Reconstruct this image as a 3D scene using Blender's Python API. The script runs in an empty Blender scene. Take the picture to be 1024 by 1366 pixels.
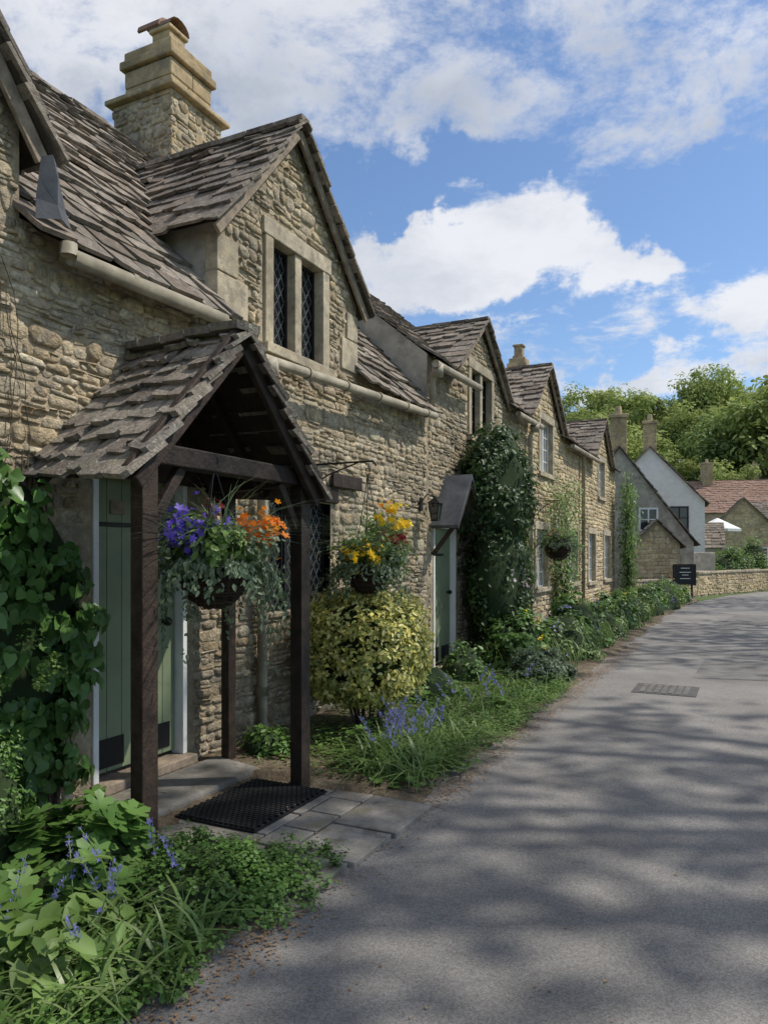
import bpy, math, random
import numpy as np
R=random.Random(5); rng=np.random.default_rng(7)
scn=bpy.context.scene
AN=math.atan(.494); DX,DY=math.sin(AN),math.cos(AN); NX,NY=math.cos(AN),-math.sin(AN)
OX,OY=-3.73*NX,-3.73*NY
def W(s,u,z): return (OX+s*DX+u*NX, OY+s*DY+u*NY, z)
def frame(ox,oy,deg):
    c,s=math.cos(math.radians(deg)),math.sin(math.radians(deg))
    return lambda a,b,z:(ox+a*c-b*s, oy+a*s+b*c, z)
# ---------------- materials
def nd(nt,t,**k):
    n=nt.nodes.new(t)
    for a,b in k.items(): setattr(n,a,b)
    return n
def ramp(nt,fac,cols,pos=None):
    r=nd(nt,'ShaderNodeValToRGB'); e=r.color_ramp.elements
    while len(e)<len(cols): e.new(.5)
    for i,c in enumerate(cols):
        e[i].position=pos[i] if pos else i/(max(1,len(cols)-1)); e[i].color=(*c,1)
    nt.links.new(fac,r.inputs[0]); return r.outputs[0]
def noise(nt,vec,scale,detail=4,rough=.55,dist=0,out=0):
    n=nd(nt,'ShaderNodeTexNoise'); n.inputs['Scale'].default_value=scale; n.inputs['Detail'].default_value=detail
    n.inputs['Roughness'].default_value=rough; n.inputs['Distortion'].default_value=dist
    if vec is not None: nt.links.new(vec,n.inputs['Vector'])
    return n.outputs[out]
def mrange(nt,v,a,b,c,d,smooth=False):
    m=nd(nt,'ShaderNodeMapRange'); 
    if smooth: m.interpolation_type='SMOOTHSTEP'
    for i,x in enumerate((a,b,c,d)): m.inputs[1+i].default_value=x
    nt.links.new(v,m.inputs[0]); return m.outputs[0]
def scale_col(nt,col,val):
    m=nd(nt,'ShaderNodeVectorMath',operation='SCALE'); nt.links.new(col,m.inputs[0]); nt.links.new(val,m.inputs['Scale']); return m.outputs[0]
def mixc(nt,f,a,b):
    m=nd(nt,'ShaderNodeMix',data_type='RGBA'); nt.links.new(f,m.inputs[0])
    for i,x in ((6,a),(7,b)):
        if isinstance(x,tuple): m.inputs[i].default_value=(*x,1)
        else: nt.links.new(x,m.inputs[i])
    return m.outputs[2]
def mk(name,cols,rough=.9,nscale=8,namt=.3,bump=.4,bscale=60,trans=0,lichen=None,lsc=9,lth=.6,macro=0,island=True,metal=0,bdist=.01,spec=.3,lichen2=None,l2=.6):
    m=bpy.data.materials.new(name); m.use_nodes=True; nt=m.node_tree; b=nt.nodes['Principled BSDF']
    tc=nd(nt,'ShaderNodeTexCoord'); vec=tc.outputs['Object']
    if len(cols)==1: cols=[cols[0],cols[0]]
    if island:
        g=nd(nt,'ShaderNodeNewGeometry'); src=g.outputs['Random Per Island']
    else: src=mrange(nt,noise(nt,vec,nscale*.6,3,.6),.3,.7,0,1)
    col=ramp(nt,src,cols)
    v=mrange(nt,noise(nt,vec,nscale,1 if trans else 4,.65),.3,.7,1-namt,1+namt*.6)
    col=scale_col(nt,col,v)
    if macro:
        col=scale_col(nt,col,mrange(nt,noise(nt,vec,.9,3,.6),.35,.65,1-macro,1+macro*.4))
    if lichen:
        f=mrange(nt,noise(nt,vec,lsc,4,.7),lth,lth+.08,0,.75); col=mixc(nt,f,col,lichen)
    if lichen2:
        f=mrange(nt,noise(nt,vec,lsc*2.3,4,.75,.3),l2,l2+.06,0,.65); col=mixc(nt,f,col,lichen2)
    nt.links.new(col,b.inputs['Base Color']); b.inputs['Roughness'].default_value=rough; b.inputs['Metallic'].default_value=metal
    b.inputs['Specular IOR Level'].default_value=spec
    if bump:
        bp=nd(nt,'ShaderNodeBump'); bp.inputs['Strength'].default_value=bump; bp.inputs['Distance'].default_value=bdist
        nt.links.new(noise(nt,vec,bscale,4,.65),bp.inputs['Height']); nt.links.new(bp.outputs[0],b.inputs['Normal'])
    if trans:
        t=nd(nt,'ShaderNodeBsdfTranslucent'); nt.links.new(scale_col(nt,col,mrange(nt,v,0,2,1.3,1.3)),t.inputs[0])
        mx=nd(nt,'ShaderNodeMixShader'); mx.inputs[0].default_value=trans
        nt.links.new(b.outputs[0],mx.inputs[1]); nt.links.new(t.outputs[0],mx.inputs[2])
        nt.links.new(mx.outputs[0],nt.nodes['Material Output'].inputs[0])
    return m
M={}
M['stone']=mk('rubble_stone',[(.31,.24,.15),(.46,.37,.235),(.55,.45,.30),(.38,.32,.235),(.60,.52,.37),(.35,.27,.165),(.48,.41,.30),(.42,.35,.25)],nscale=18,namt=.5,bump=1,bscale=36,bdist=.025,lichen=(.25,.215,.165),lsc=5,lth=.54,macro=.25,lichen2=(.55,.51,.42),l2=.6)
M['stone_far']=mk('rubble_stone_warm',[(.42,.32,.18),(.58,.455,.27),(.66,.54,.34),(.48,.385,.25),(.62,.51,.34)],nscale=12,namt=.35,bump=.8,bscale=35,bdist=.02,macro=.25,lichen=(.33,.27,.19),lsc=4,lth=.58)
M['mortar']=mk('lime_mortar',[(.36,.29,.19),(.50,.41,.285)],island=False,nscale=14,bump=1,bscale=45,bdist=.02,macro=.3,lichen=(.26,.22,.165),lsc=4,lth=.55)
M['dress']=mk('dressed_stone',[(.40,.335,.235),(.49,.415,.295),(.44,.385,.29)],nscale=9,namt=.35,bump=.6,bscale=50,lichen=(.24,.21,.165),lsc=5,lth=.54,macro=.3)
M['chim']=mk('chimney_stone',[(.42,.315,.18),(.52,.40,.235),(.46,.36,.23)],nscale=7,namt=.35,bump=.6,bscale=40,lichen=(.22,.185,.14),lsc=4,lth=.53,macro=.3)
M['tile']=mk('stone_roof_tile',[(.155,.125,.10),(.23,.185,.145),(.30,.25,.20),(.20,.175,.15),(.35,.30,.245),(.14,.115,.095)],nscale=14,namt=.5,bump=.9,bscale=40,bdist=.015,lichen=(.125,.11,.085),lsc=6,lth=.55,macro=.3,lichen2=(.42,.395,.33),l2=.6)
M['tile_lich']=mk('lichened_roof_tile',[(.165,.14,.115),(.245,.205,.165),(.30,.26,.21),(.195,.175,.15)],nscale=14,namt=.5,bump=1,bscale=45,bdist=.015,lichen=(.16,.16,.09),lsc=7,lth=.58,macro=.3,lichen2=(.48,.46,.39),l2=.58)
M['tile_red']=mk('clay_roof_tile',[(.23,.14,.10),(.30,.19,.14),(.26,.175,.14)],nscale=5,bump=.5,bscale=20)
M['deck']=mk('roof_underlay',[(.05,.04,.03),(.09,.07,.05)],island=False,bump=.4)
M['render']=mk('lime_render',[(.38,.35,.29),(.48,.44,.37)],island=False,nscale=4,bump=.4,bscale=30,macro=.3,lichen=(.24,.22,.18),lsc=2.5,lth=.55)
M['white']=mk('white_paint',[(.72,.72,.68),(.8,.8,.77)],island=False,rough=.5,bump=.1,macro=.08,namt=.08)
M['cream']=mk('cream_painted_metal',[(.31,.275,.205),(.42,.375,.285)],island=False,rough=.55,bump=.2,namt=.35,nscale=6,macro=.25)
M['green']=mk('sage_green_paint',[(.185,.225,.135),(.205,.245,.15)],island=True,rough=.45,bump=.12,bscale=30,namt=.15,nscale=3)
M['timber']=mk('dark_oak_timber',[(.022,.015,.012),(.048,.031,.022),(.03,.022,.017)],rough=.65,nscale=10,namt=.6,bump=.8,bscale=30,bdist=.01)
M['barge']=mk('weathered_bargeboard',[(.24,.19,.14),(.30,.24,.18)],rough=.8,nscale=10,namt=.5,bump=.6,bscale=30)
M['iron']=mk('black_iron',[(.012,.012,.013)],rough=.45,bump=.2,namt=.2)
M['lead']=mk('lead_sheet',[(.07,.075,.085),(.11,.115,.125)],island=False,rough=.55,bump=.2)
M['glass']=mk('window_glass',[(.012,.015,.017),(.03,.035,.04)],island=False,rough=.06,bump=.06,bscale=4,spec=.8)
M['leadcame']=mk('leaded_came',[(.13,.135,.14)],rough=.5,bump=0)
M['slab']=mk('paving_slab',[(.20,.185,.165),(.28,.26,.23),(.23,.215,.195)],nscale=6,namt=.4,bump=.6,bscale=40,macro=.35,lichen=(.13,.12,.085),lsc=5,lth=.55)
M['rubber']=mk('rubber_mat',[(.014,.014,.015)],rough=.7,bump=.3)
M['soil']=mk('bed_soil',[(.10,.07,.045),(.20,.155,.105),(.12,.10,.055)],island=False,nscale=14,namt=.5,bump=1,bscale=50,bdist=.02,macro=.3)
M['wicker']=mk('dark_wicker',[(.025,.016,.011),(.06,.04,.025)],rough=.7,bump=.4,bscale=80)
M['bark']=mk('tree_bark',[(.07,.055,.04),(.12,.095,.07)],island=False,nscale=6,bump=1,bscale=14,bdist=.03)
def leafm(n,cols,tr=.3,rough=.45,namt=.25,ns=3): return mk(n,cols,rough=rough,nscale=ns,namt=namt,bump=0,trans=tr,spec=.35)
M['l_mid']=leafm('mid_green_leaf',[(.06,.125,.025),(.10,.20,.04),(.15,.26,.065),(.08,.155,.04)])
M['l_dark']=leafm('dark_green_leaf',[(.022,.05,.014),(.045,.085,.024),(.07,.12,.033)])
M['l_hyd']=leafm('climber_leaf',[(.05,.12,.03),(.085,.18,.04),(.13,.24,.065)],rough=.35)
M['l_light']=leafm('light_green_leaf',[(.11,.20,.04),(.165,.27,.065),(.22,.33,.09),(.12,.20,.04)],.3)
M['l_grey']=leafm('grey_green_leaf',[(.13,.18,.10),(.19,.25,.15),(.10,.145,.075)])
M['l_var']=leafm('variegated_leaf',[(.10,.16,.03),(.66,.58,.13),(.74,.68,.24),(.18,.25,.05),(.78,.73,.34),(.46,.46,.09)],.25)
M['l_tree']=leafm('tree_leaf',[(.05,.10,.02),(.08,.15,.03),(.12,.19,.04)],.35)
M['l_t1']=leafm('distant_leaf_light',[(.22,.28,.07),(.30,.36,.10),(.37,.43,.16)],.3,.8,ns=.2)
M['l_t2']=leafm('distant_leaf_dark',[(.13,.19,.055),(.18,.25,.075),(.24,.31,.10)],.25,.8,ns=.2)
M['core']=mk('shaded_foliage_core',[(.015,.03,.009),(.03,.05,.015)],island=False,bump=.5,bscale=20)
M['litter']=leafm('leaf_litter',[(.26,.16,.09),(.36,.24,.14),(.19,.11,.06)],.1,.9)
M['litgreen']=leafm('strap_leaf',[(.095,.175,.04),(.15,.245,.065),(.19,.285,.09),(.26,.31,.15)],.3,.4)
def flow(n,c,c2): return leafm(n,[c,c2],.35,.6,.1)
M['f_blue']=flow('bluebell_petal',(.26,.24,.62),(.40,.39,.78)); M['f_pur']=flow('violet_petal',(.14,.08,.55),(.28,.19,.78))
M['f_or']=flow('orange_petal',(.88,.22,.008),(.92,.36,.02)); M['f_yel']=flow('yellow_petal',(.88,.58,.02),(.92,.74,.06))
M['f_red']=flow('dark_red_petal',(.18,.008,.015),(.34,.015,.03)); M['f_wh']=flow('pale_petal',(.6,.42,.5),(.7,.65,.68))
# ---------------- mesh helpers
def link(ob,parent=None):
    scn.collection.objects.link(ob)
    if parent: ob.parent=parent
    return ob
def empty(name,loc=(0,0,0)):
    e=bpy.data.objects.new(name,None); return link(e)
class MB:
    def __init__(s): s.v=[]; s.f=[]; s.m=[]
    def add(s,vs,fs,m=0):
        o=len(s.v); s.v+=[tuple(x) for x in vs]; s.f+=[tuple(i+o for i in f) for f in fs]; s.m+=[m]*len(fs)
    def box(s,F,a0,a1,b0,b1,c0,c1,m=0):
        s.add([F(a,b,c) for c in (c0,c1) for a,b in ((a0,b0),(a1,b0),(a1,b1),(a0,b1))],
              [(0,3,2,1),(4,5,6,7),(0,1,5,4),(1,2,6,5),(2,3,7,6),(3,0,4,7)],m)
    def quad(s,*p,m=0): s.add(p,[tuple(range(len(p)))],m)
    def beam(s,p,q,w,h,m=0,up=(0,0,1)):
        p=np.array(p,float);q=np.array(q,float);d=q-p;d/=np.linalg.norm(d)
        u=np.array(up,float); sd=np.cross(d,u); 
        if np.linalg.norm(sd)<1e-3: sd=np.cross(d,(1,0,0))
        sd/=np.linalg.norm(sd); u=np.cross(sd,d); vs=[]
        for c in (p,q):
            for a,b in ((-1,-1),(1,-1),(1,1),(-1,1)): vs.append(c+sd*a*w/2+u*b*h/2)
        s.add(vs,[(0,3,2,1),(4,5,6,7),(0,1,5,4),(1,2,6,5),(2,3,7,6),(3,0,4,7)],m)
    def tube(s,pts,rad,seg=8,m=0,closed=False):
        pts=[np.array(p,float) for p in pts]; n=len(pts)
        if not hasattr(rad,'__len__'): rad=[rad]*n
        vs=[]
        for i,p in enumerate(pts):
            a=pts[(i-1)%n] if (closed or i>0) else p; b=pts[(i+1)%n] if (closed or i<n-1) else p
            d=b-a; d/=np.linalg.norm(d)+1e-9
            x=np.cross(d,(0,0,1)); 
            if np.linalg.norm(x)<.05: x=np.cross(d,(0,1,0))
            x/=np.linalg.norm(x); y=np.cross(d,x)
            for k in range(seg):
                t=2*math.pi*k/seg; vs.append(p+rad[i]*(math.cos(t)*x+math.sin(t)*y))
        fs=[]
        for i in range(n if closed else n-1):
            j=(i+1)%n
            for k in range(seg):
                k2=(k+1)%seg; fs.append((i*seg+k,i*seg+k2,j*seg+k2,j*seg+k))
        if not closed: fs+=[tuple(range(seg)),tuple((n-1)*seg+k for k in range(seg))]
        s.add(vs,fs,m)
    def ball(s,c,r,m=0,seg=10,rings=6,sq=(1,1,1)):
        vs=[];fs=[]
        for i in range(rings+1):
            a=math.pi*i/rings
            for k in range(seg):
                t=2*math.pi*k/seg; vs.append((c[0]+r*sq[0]*math.sin(a)*math.cos(t),c[1]+r*sq[1]*math.sin(a)*math.sin(t),c[2]+r*sq[2]*math.cos(a)))
        for i in range(rings):
            for k in range(seg):
                k2=(k+1)%seg; fs.append((i*seg+k,i*seg+k2,(i+1)*seg+k2,(i+1)*seg+k))
        s.add(vs,fs,m)
    def obj(s,name,mats,parent=None,smooth=False,bevel=0):
        if not s.v: return None
        me=bpy.data.meshes.new(name); me.from_pydata(s.v,[],s.f)
        if not isinstance(mats,(list,tuple)): mats=[mats]
        for x in mats: me.materials.append(M[x] if isinstance(x,str) else x)
        me.polygons.foreach_set('material_index',s.m)
        if smooth: me.polygons.foreach_set('use_smooth',[True]*len(s.f))
        me.update(); ob=link(bpy.data.objects.new(name,me),parent)
        if bevel:
            b=ob.modifiers.new('bevel','BEVEL'); b.width=bevel; b.segments=2; b.limit_method='ANGLE'
        return ob
def inst_mesh(name,V,tf,mat,parent=None):
    N,Mv,_=V.shape; me=bpy.data.meshes.new(name); me.vertices.add(N*Mv); me.vertices.foreach_set('co',V.reshape(-1).astype(np.float32))
    L=np.concatenate([np.array(f) for f in tf]); al=(L[None]+Mv*np.arange(N)[:,None]).ravel()
    me.loops.add(len(al)); me.loops.foreach_set('vertex_index',al.astype(np.int32))
    st=np.cumsum([0]+[len(f) for f in tf])[:-1]; ls=(st[None]+len(L)*np.arange(N)[:,None]).ravel()
    me.polygons.add(len(ls)); me.polygons.foreach_set('loop_start',ls.astype(np.int32))
    me.update(calc_edges=True); me.validate(); me.materials.append(M[mat])
    ob=bpy.data.objects.new(name,me); link(ob,parent); return ob
def nrm(a): return a/(np.linalg.norm(a,axis=-1,keepdims=True)+1e-9)
T_OV=(np.array([(0,0,0),(.24,.3,.06),(.2,.72,.04),(0,1,-.06),(-.2,.72,.04),(-.24,.3,.06)]),[(0,1,2,3),(0,3,4,5)])
T_BR=(np.array([(0,.06,0),(.3,-.02,.07),(.46,.3,.1),(.3,.72,.04),(0,1.05,-.1),(-.3,.72,.04),(-.46,.3,.1),(-.3,-.02,.07),(0,.5,-.02)]),[(0,1,2,8),(8,2,3,4),(8,4,5,6),(0,8,6,7)])
def lobed(n,r0,r1,cup):
    v=[(0,0,-.03)]; 
    for i in range(2*n):
        a=2*math.pi*i/(2*n)+math.pi/2; r=r1 if i%2==0 else r0; v.append((r*math.cos(a),r*math.sin(a),cup if i%2==0 else cup*.4))
    return (np.array(v),[(0,1+i,1+(i+1)%(2*n)) for i in range(2*n)])
T_ST=lobed(4,.14,.5,-.15)
def petals():
    v=[(0,0,-.05)]; n=15
    for i in range(n):
        a=2*math.pi*i/n; ph=i%3; r=(.26,.48,.48)[ph]; v.append((r*math.cos(a),r*math.sin(a),.04 if ph==0 else .12))
    return (np.array(v),[(0,1+i,1+(i+1)%n) for i in range(n)])
T_FL=petals()
def geran():
    v=[(0,0,-.04)]; n=30
    for i in range(n):
        a=2*math.pi*i/n-math.pi/2; ph=(i/n*5)%1; r=.30+.26*math.sin(math.pi*ph)**.7+(.03 if i%2 else -.02)
        if i==0: r=.1
        v.append((r*math.cos(a),r*math.sin(a),.07*math.sin(math.pi*ph)+.02*(i%2)))
    return (np.array(v),[(0,1+i,1+(i+1)%n) for i in range(n)])
T_GER=geran()
def scatter(name,P,Nn,T,size,mat,parent,droop=.4,up=.3,jit=.6):
    n=len(P); Nn=nrm(nrm(Nn)+rng.normal(0,jit,(n,3))*.6+np.array([0,0,up]))
    r=nrm(rng.normal(0,1,(n,3)))+np.array([0,0,-droop]); Y=nrm(r-(r*Nn).sum(1,keepdims=True)*Nn); X=np.cross(Y,Nn)
    sz=(size*rng.uniform(.6,1.25,n))[:,None,None]; t=T[0]
    V=P[:,None,:]+sz*(t[None,:,0:1]*X[:,None]+t[None,:,1:2]*Y[:,None]+t[None,:,2:3]*Nn[:,None])
    return inst_mesh(name,V,T[1],mat,parent)
def toW(L): return np.stack([OX+L[:,0]*DX+L[:,1]*NX, OY+L[:,0]*DY+L[:,1]*NY, L[:,2]],1)
def vecW(L): return np.stack([L[:,0]*DX+L[:,1]*NX, L[:,0]*DY+L[:,1]*NY, L[:,2]],1)
def cloud(n,c,r,K=40,cr=.1,hemi=True,fac=True,inner=.6,zmin=.02,boxy=1):
    c=np.array(c,float); r=np.array(r,float); d=nrm(rng.normal(0,1,(K,3)))
    if boxy!=1: d=d/(np.sum(abs(d)**boxy,1,keepdims=True)**(1/boxy))
    if hemi: d[:,2]=abs(d[:,2])
    rad=inner+(1-inner)*rng.random((K,1)); C=d*rad*r
    cs=rng.uniform(.6,1.4,K)
    i=rng.integers(0,K,n); off=nrm(rng.normal(0,1,(n,3))); o2=off*(cr*cs[i]*rng.random(n)**.4)[:,None]
    L=C[i]+o2; N_=nrm(L/(r*r)*r.min())+off*.8; L=L+c
    L[:,2]=np.maximum(L[:,2],zmin+rng.random(n)*.02)
    return (toW(L),vecW(N_)) if fac else (L,N_)
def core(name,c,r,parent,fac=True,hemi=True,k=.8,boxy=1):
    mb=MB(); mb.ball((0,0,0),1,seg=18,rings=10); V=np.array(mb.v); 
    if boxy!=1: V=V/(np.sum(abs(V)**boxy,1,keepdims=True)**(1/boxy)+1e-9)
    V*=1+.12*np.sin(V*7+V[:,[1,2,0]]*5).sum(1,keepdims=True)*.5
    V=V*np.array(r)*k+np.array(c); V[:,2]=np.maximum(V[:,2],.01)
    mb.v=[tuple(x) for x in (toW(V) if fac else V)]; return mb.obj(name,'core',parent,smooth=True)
def bush(name,c,r,n,size,mat,T=T_OV,K=60,cr=.1,fac=True,cored=True,inner=.7,droop=.3,up=.4,parent=None,hemi=True,boxy=1,ck=.8):
    e=parent or empty(name); P,N_=cloud(n,c,r,K,cr,hemi,fac,inner,boxy=boxy); scatter('leaves',P,N_,T,size,mat,e,droop,up)
    if cored: core('inner_foliage',c,r,e,fac,k=ck,boxy=boxy)
    return e
def blades(name,B,L,w,lean,mat,parent,az=None):
    n=len(B); L=L*rng.uniform(.6,1.2,n); az=rng.uniform(0,2*math.pi,n) if az is None else az
    h=np.stack([np.cos(az),np.sin(az),np.zeros(n)],1); sd=np.stack([-h[:,1],h[:,0],h[:,2]],1); le=lean*rng.uniform(.3,1.3,n)
    V=np.zeros((n,12,3))
    for k in range(6):
        t=k/5; c=B+h*(L*le*t*t)[:,None]; c[:,2]+=L*(t-.5*t*t*np.minimum(le,1.5))
        ww=w*(1-t**2.2)*.5+.0006; V[:,2*k]=c-sd*ww; V[:,2*k+1]=c+sd*ww
    return inst_mesh(name,V,[(2*k,2*k+1,2*k+3,2*k+2) for k in range(5)],mat,parent)
def rnd_area(n,s0,s1,u0,u1,z=.06):
    return toW(np.stack([rng.uniform(s0,s1,n),rng.uniform(u0,u1,n),np.full(n,z)],1))
def bluebells(name,pts,h,parent,tilt=.3,mat='f_blue'):
    n=len(pts); az=rng.uniform(0,6.28,n); H=h*rng.uniform(.75,1.15,n)
    hd=np.stack([np.cos(az),np.sin(az),np.zeros(n)],1)
    mb=MB(); P=[];N_=[]
    for i in range(n):
        pp=[]
        for t in (0,.3,.6,.85,1): 
            q=pts[i]+hd[i]*H[i]*tilt*t*t; q=q+np.array([0,0,H[i]*(t-.12*t*t)]); pp.append(q)
        mb.tube(pp,[.004,.0035,.003,.0025,.002],4)
        for k in range(20):
            t=rng.uniform(.5,1); q=pts[i]+hd[i]*H[i]*tilt*t*t+np.array([0,0,H[i]*(t-.12*t*t)])
            a=rng.uniform(0,6.28); o=np.array([math.cos(a),math.sin(a),-.3]); P.append(q+o*.014*(1.4-t)*1.8); N_.append(o)
    mb.obj(name+'_stems','litgreen',parent)
    scatter(name+'_petals',np.array(P),np.array(N_),T_ST,.031,mat,parent,.3,0,.3)
def stones(mb,F,s0,s1,z0,z1,allow,u=0,h0=.05,h1=.125,w0=.1,w1=.38,dep=.02,m=0,g=.004):
    z=z0; ph=R.uniform(0,6)
    def one(a0,a1,c0,c1):
        j=lambda:R.uniform(-.014,.014)
        wv=lambda a,c:.02*math.sin(a*1.1+ph+c*1.3)+.008*math.sin(a*3.7+c*5+ph)
        A=[(a0+g+j(),c0+g+j()),(a1-g+j(),c0+g+j()),(a1-g+j(),c1-g+j()),(a0+g+j(),c1-g+j())]
        A=[(a+.012*math.sin(c*9+a),c+wv(a,c)) for a,c in A]
        if not all(allow(a,c) for a,c in A): return False
        ca=sum(a for a,c in A)/4; cc=sum(c for a,c in A)/4; ring=[]; hh_=c1-c0
        for i in range(4):
            p=A[i];q=A[(i+1)%4];o=A[i-1]
            def cut(p,o,l): 
                dd=math.hypot(o[0]-p[0],o[1]-p[1])+1e-6; t=min(.42,l/dd); return (p[0]+(o[0]-p[0])*t+R.uniform(-.004,.004),p[1]+(o[1]-p[1])*t+R.uniform(-.004,.004))
            rc=hh_*R.uniform(.10,.40)
            ring.append(cut(p,o,rc)); ring.append(cut(p,q,rc*R.uniform(.7,1.6)))
        d=dep*R.uniform(.15,1.3); tl=R.uniform(-.35,.35); tx=R.uniform(-.3,.3)/(a1-a0+.05)*.2
        vs=[F(a,u-.006,c) for a,c in ring]+[F(a*.95+ca*.05,u+d*.6,c*.92+cc*.08) for a,c in ring]
        vs+=[F(a*.78+ca*.22,u+d*(1+tl*((c-cc)*8)+tx*(a-ca)*8),c*.68+cc*.32) for a,c in ring]
        fs=[]
        for k in range(8):
            k2=(k+1)%8; fs.append((k,k2,8+k2,8+k)); fs.append((8+k,8+k2,16+k2,16+k))
        fs.append(tuple(range(16,24))); mb.add(vs,fs,m); return True
    def place(a0,a1,c0,c1,lv=0):
        if not one(a0,a1,c0,c1) and lv<2 and a1-a0>.08:
            am=(a0+a1)/2; place(a0,am,c0,c1,lv+1); place(am,a1,c0,c1,lv+1)
    while z<z1:
        h=R.uniform(h0,h1)*(1.4 if R.random()<.3 else 1); s=s0-R.uniform(0,w1*.5)
        while s<s1:
            w=w0+(w1-w0)*R.random()**1.4
            r_=R.random()
            if h>h0*1.3 and r_<.5:
                f=R.uniform(.3,.7)
                if R.random()<.5 and w>w0*1.8:
                    q=R.uniform(.35,.65)*w; place(s,s+q,z,z+h*f); place(s+q,s+w,z,z+h*f); place(s,s+w,z+h*f,z+h)
                else: place(s,s+w,z,z+h*f); place(s,s+w,z+h*f,z+h)
            else: place(s,s+w,z,z+h)
            s+=w
        z+=h
def tiles(mb,P0,E,Lx,U,Ly,allow=None,e0=.22,e1=.12,w0=.14,w1=.36,lift=.045,sag=.014,m=0):
    P0=np.array(P0,float);E=np.array(E,float);U=np.array(U,float);Nn=np.cross(E,U)
    if Nn[2]<0: Nn=-Nn
    t=-.03; ph=R.uniform(0,6)
    while t<Ly-.03:
        e=e0+(e1-e0)*max(0,t)/Ly; e*=R.uniform(.88,1.12); x=-R.uniform(0,.12)
        while x<Lx:
            w=R.uniform(w0,w1)*(1-.3*max(0,t)/Ly); x2=min(x+w,Lx+.02); x1=max(x,-.02)
            if x2-x1>.04 and (allow is None or allow((x1+x2)/2,t+e*.5)):
                l=lift*R.uniform(.7,1.45); th=l*.5; cx=(x1+x2)/2
                sg=sag*(math.sin(cx*1.3+ph)+.6*math.sin(t*2.3+cx*.7+ph)); top=min(t+e*1.9,Ly+.02)
                j1=R.uniform(-.025,.025); j2=j1+R.uniform(-.018,.018); g=R.uniform(.002,.007); tw=R.uniform(-.008,.008)
                def pt(a,b,c): return P0+E*a+U*b+Nn*(c+sg)
                c1=R.uniform(.0,.035); 
                vs=[pt(x1+g,t+j1+c1,l+tw),pt(x1+g+.03,t+j1,l+tw),pt(x2-g-.02,t+j2,l-tw),pt(x2-g,t+j2+R.uniform(0,.03),l-tw),pt(x2-g,top,.008),pt(x1+g,top,.008)]
                vb=[v-Nn*th for v in vs]
                mb.add(vs+vb,[(0,1,2,3,4,5),(11,10,9,8,7,6)]+[(i,i+6,(i+1)%6+6,(i+1)%6) for i in range(6)],m)
            x+=w
        t+=e
dv=np.array([DX,DY,0.]); nv=np.array([NX,NY,0.]); zv=np.array([0,0,1.])
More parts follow.
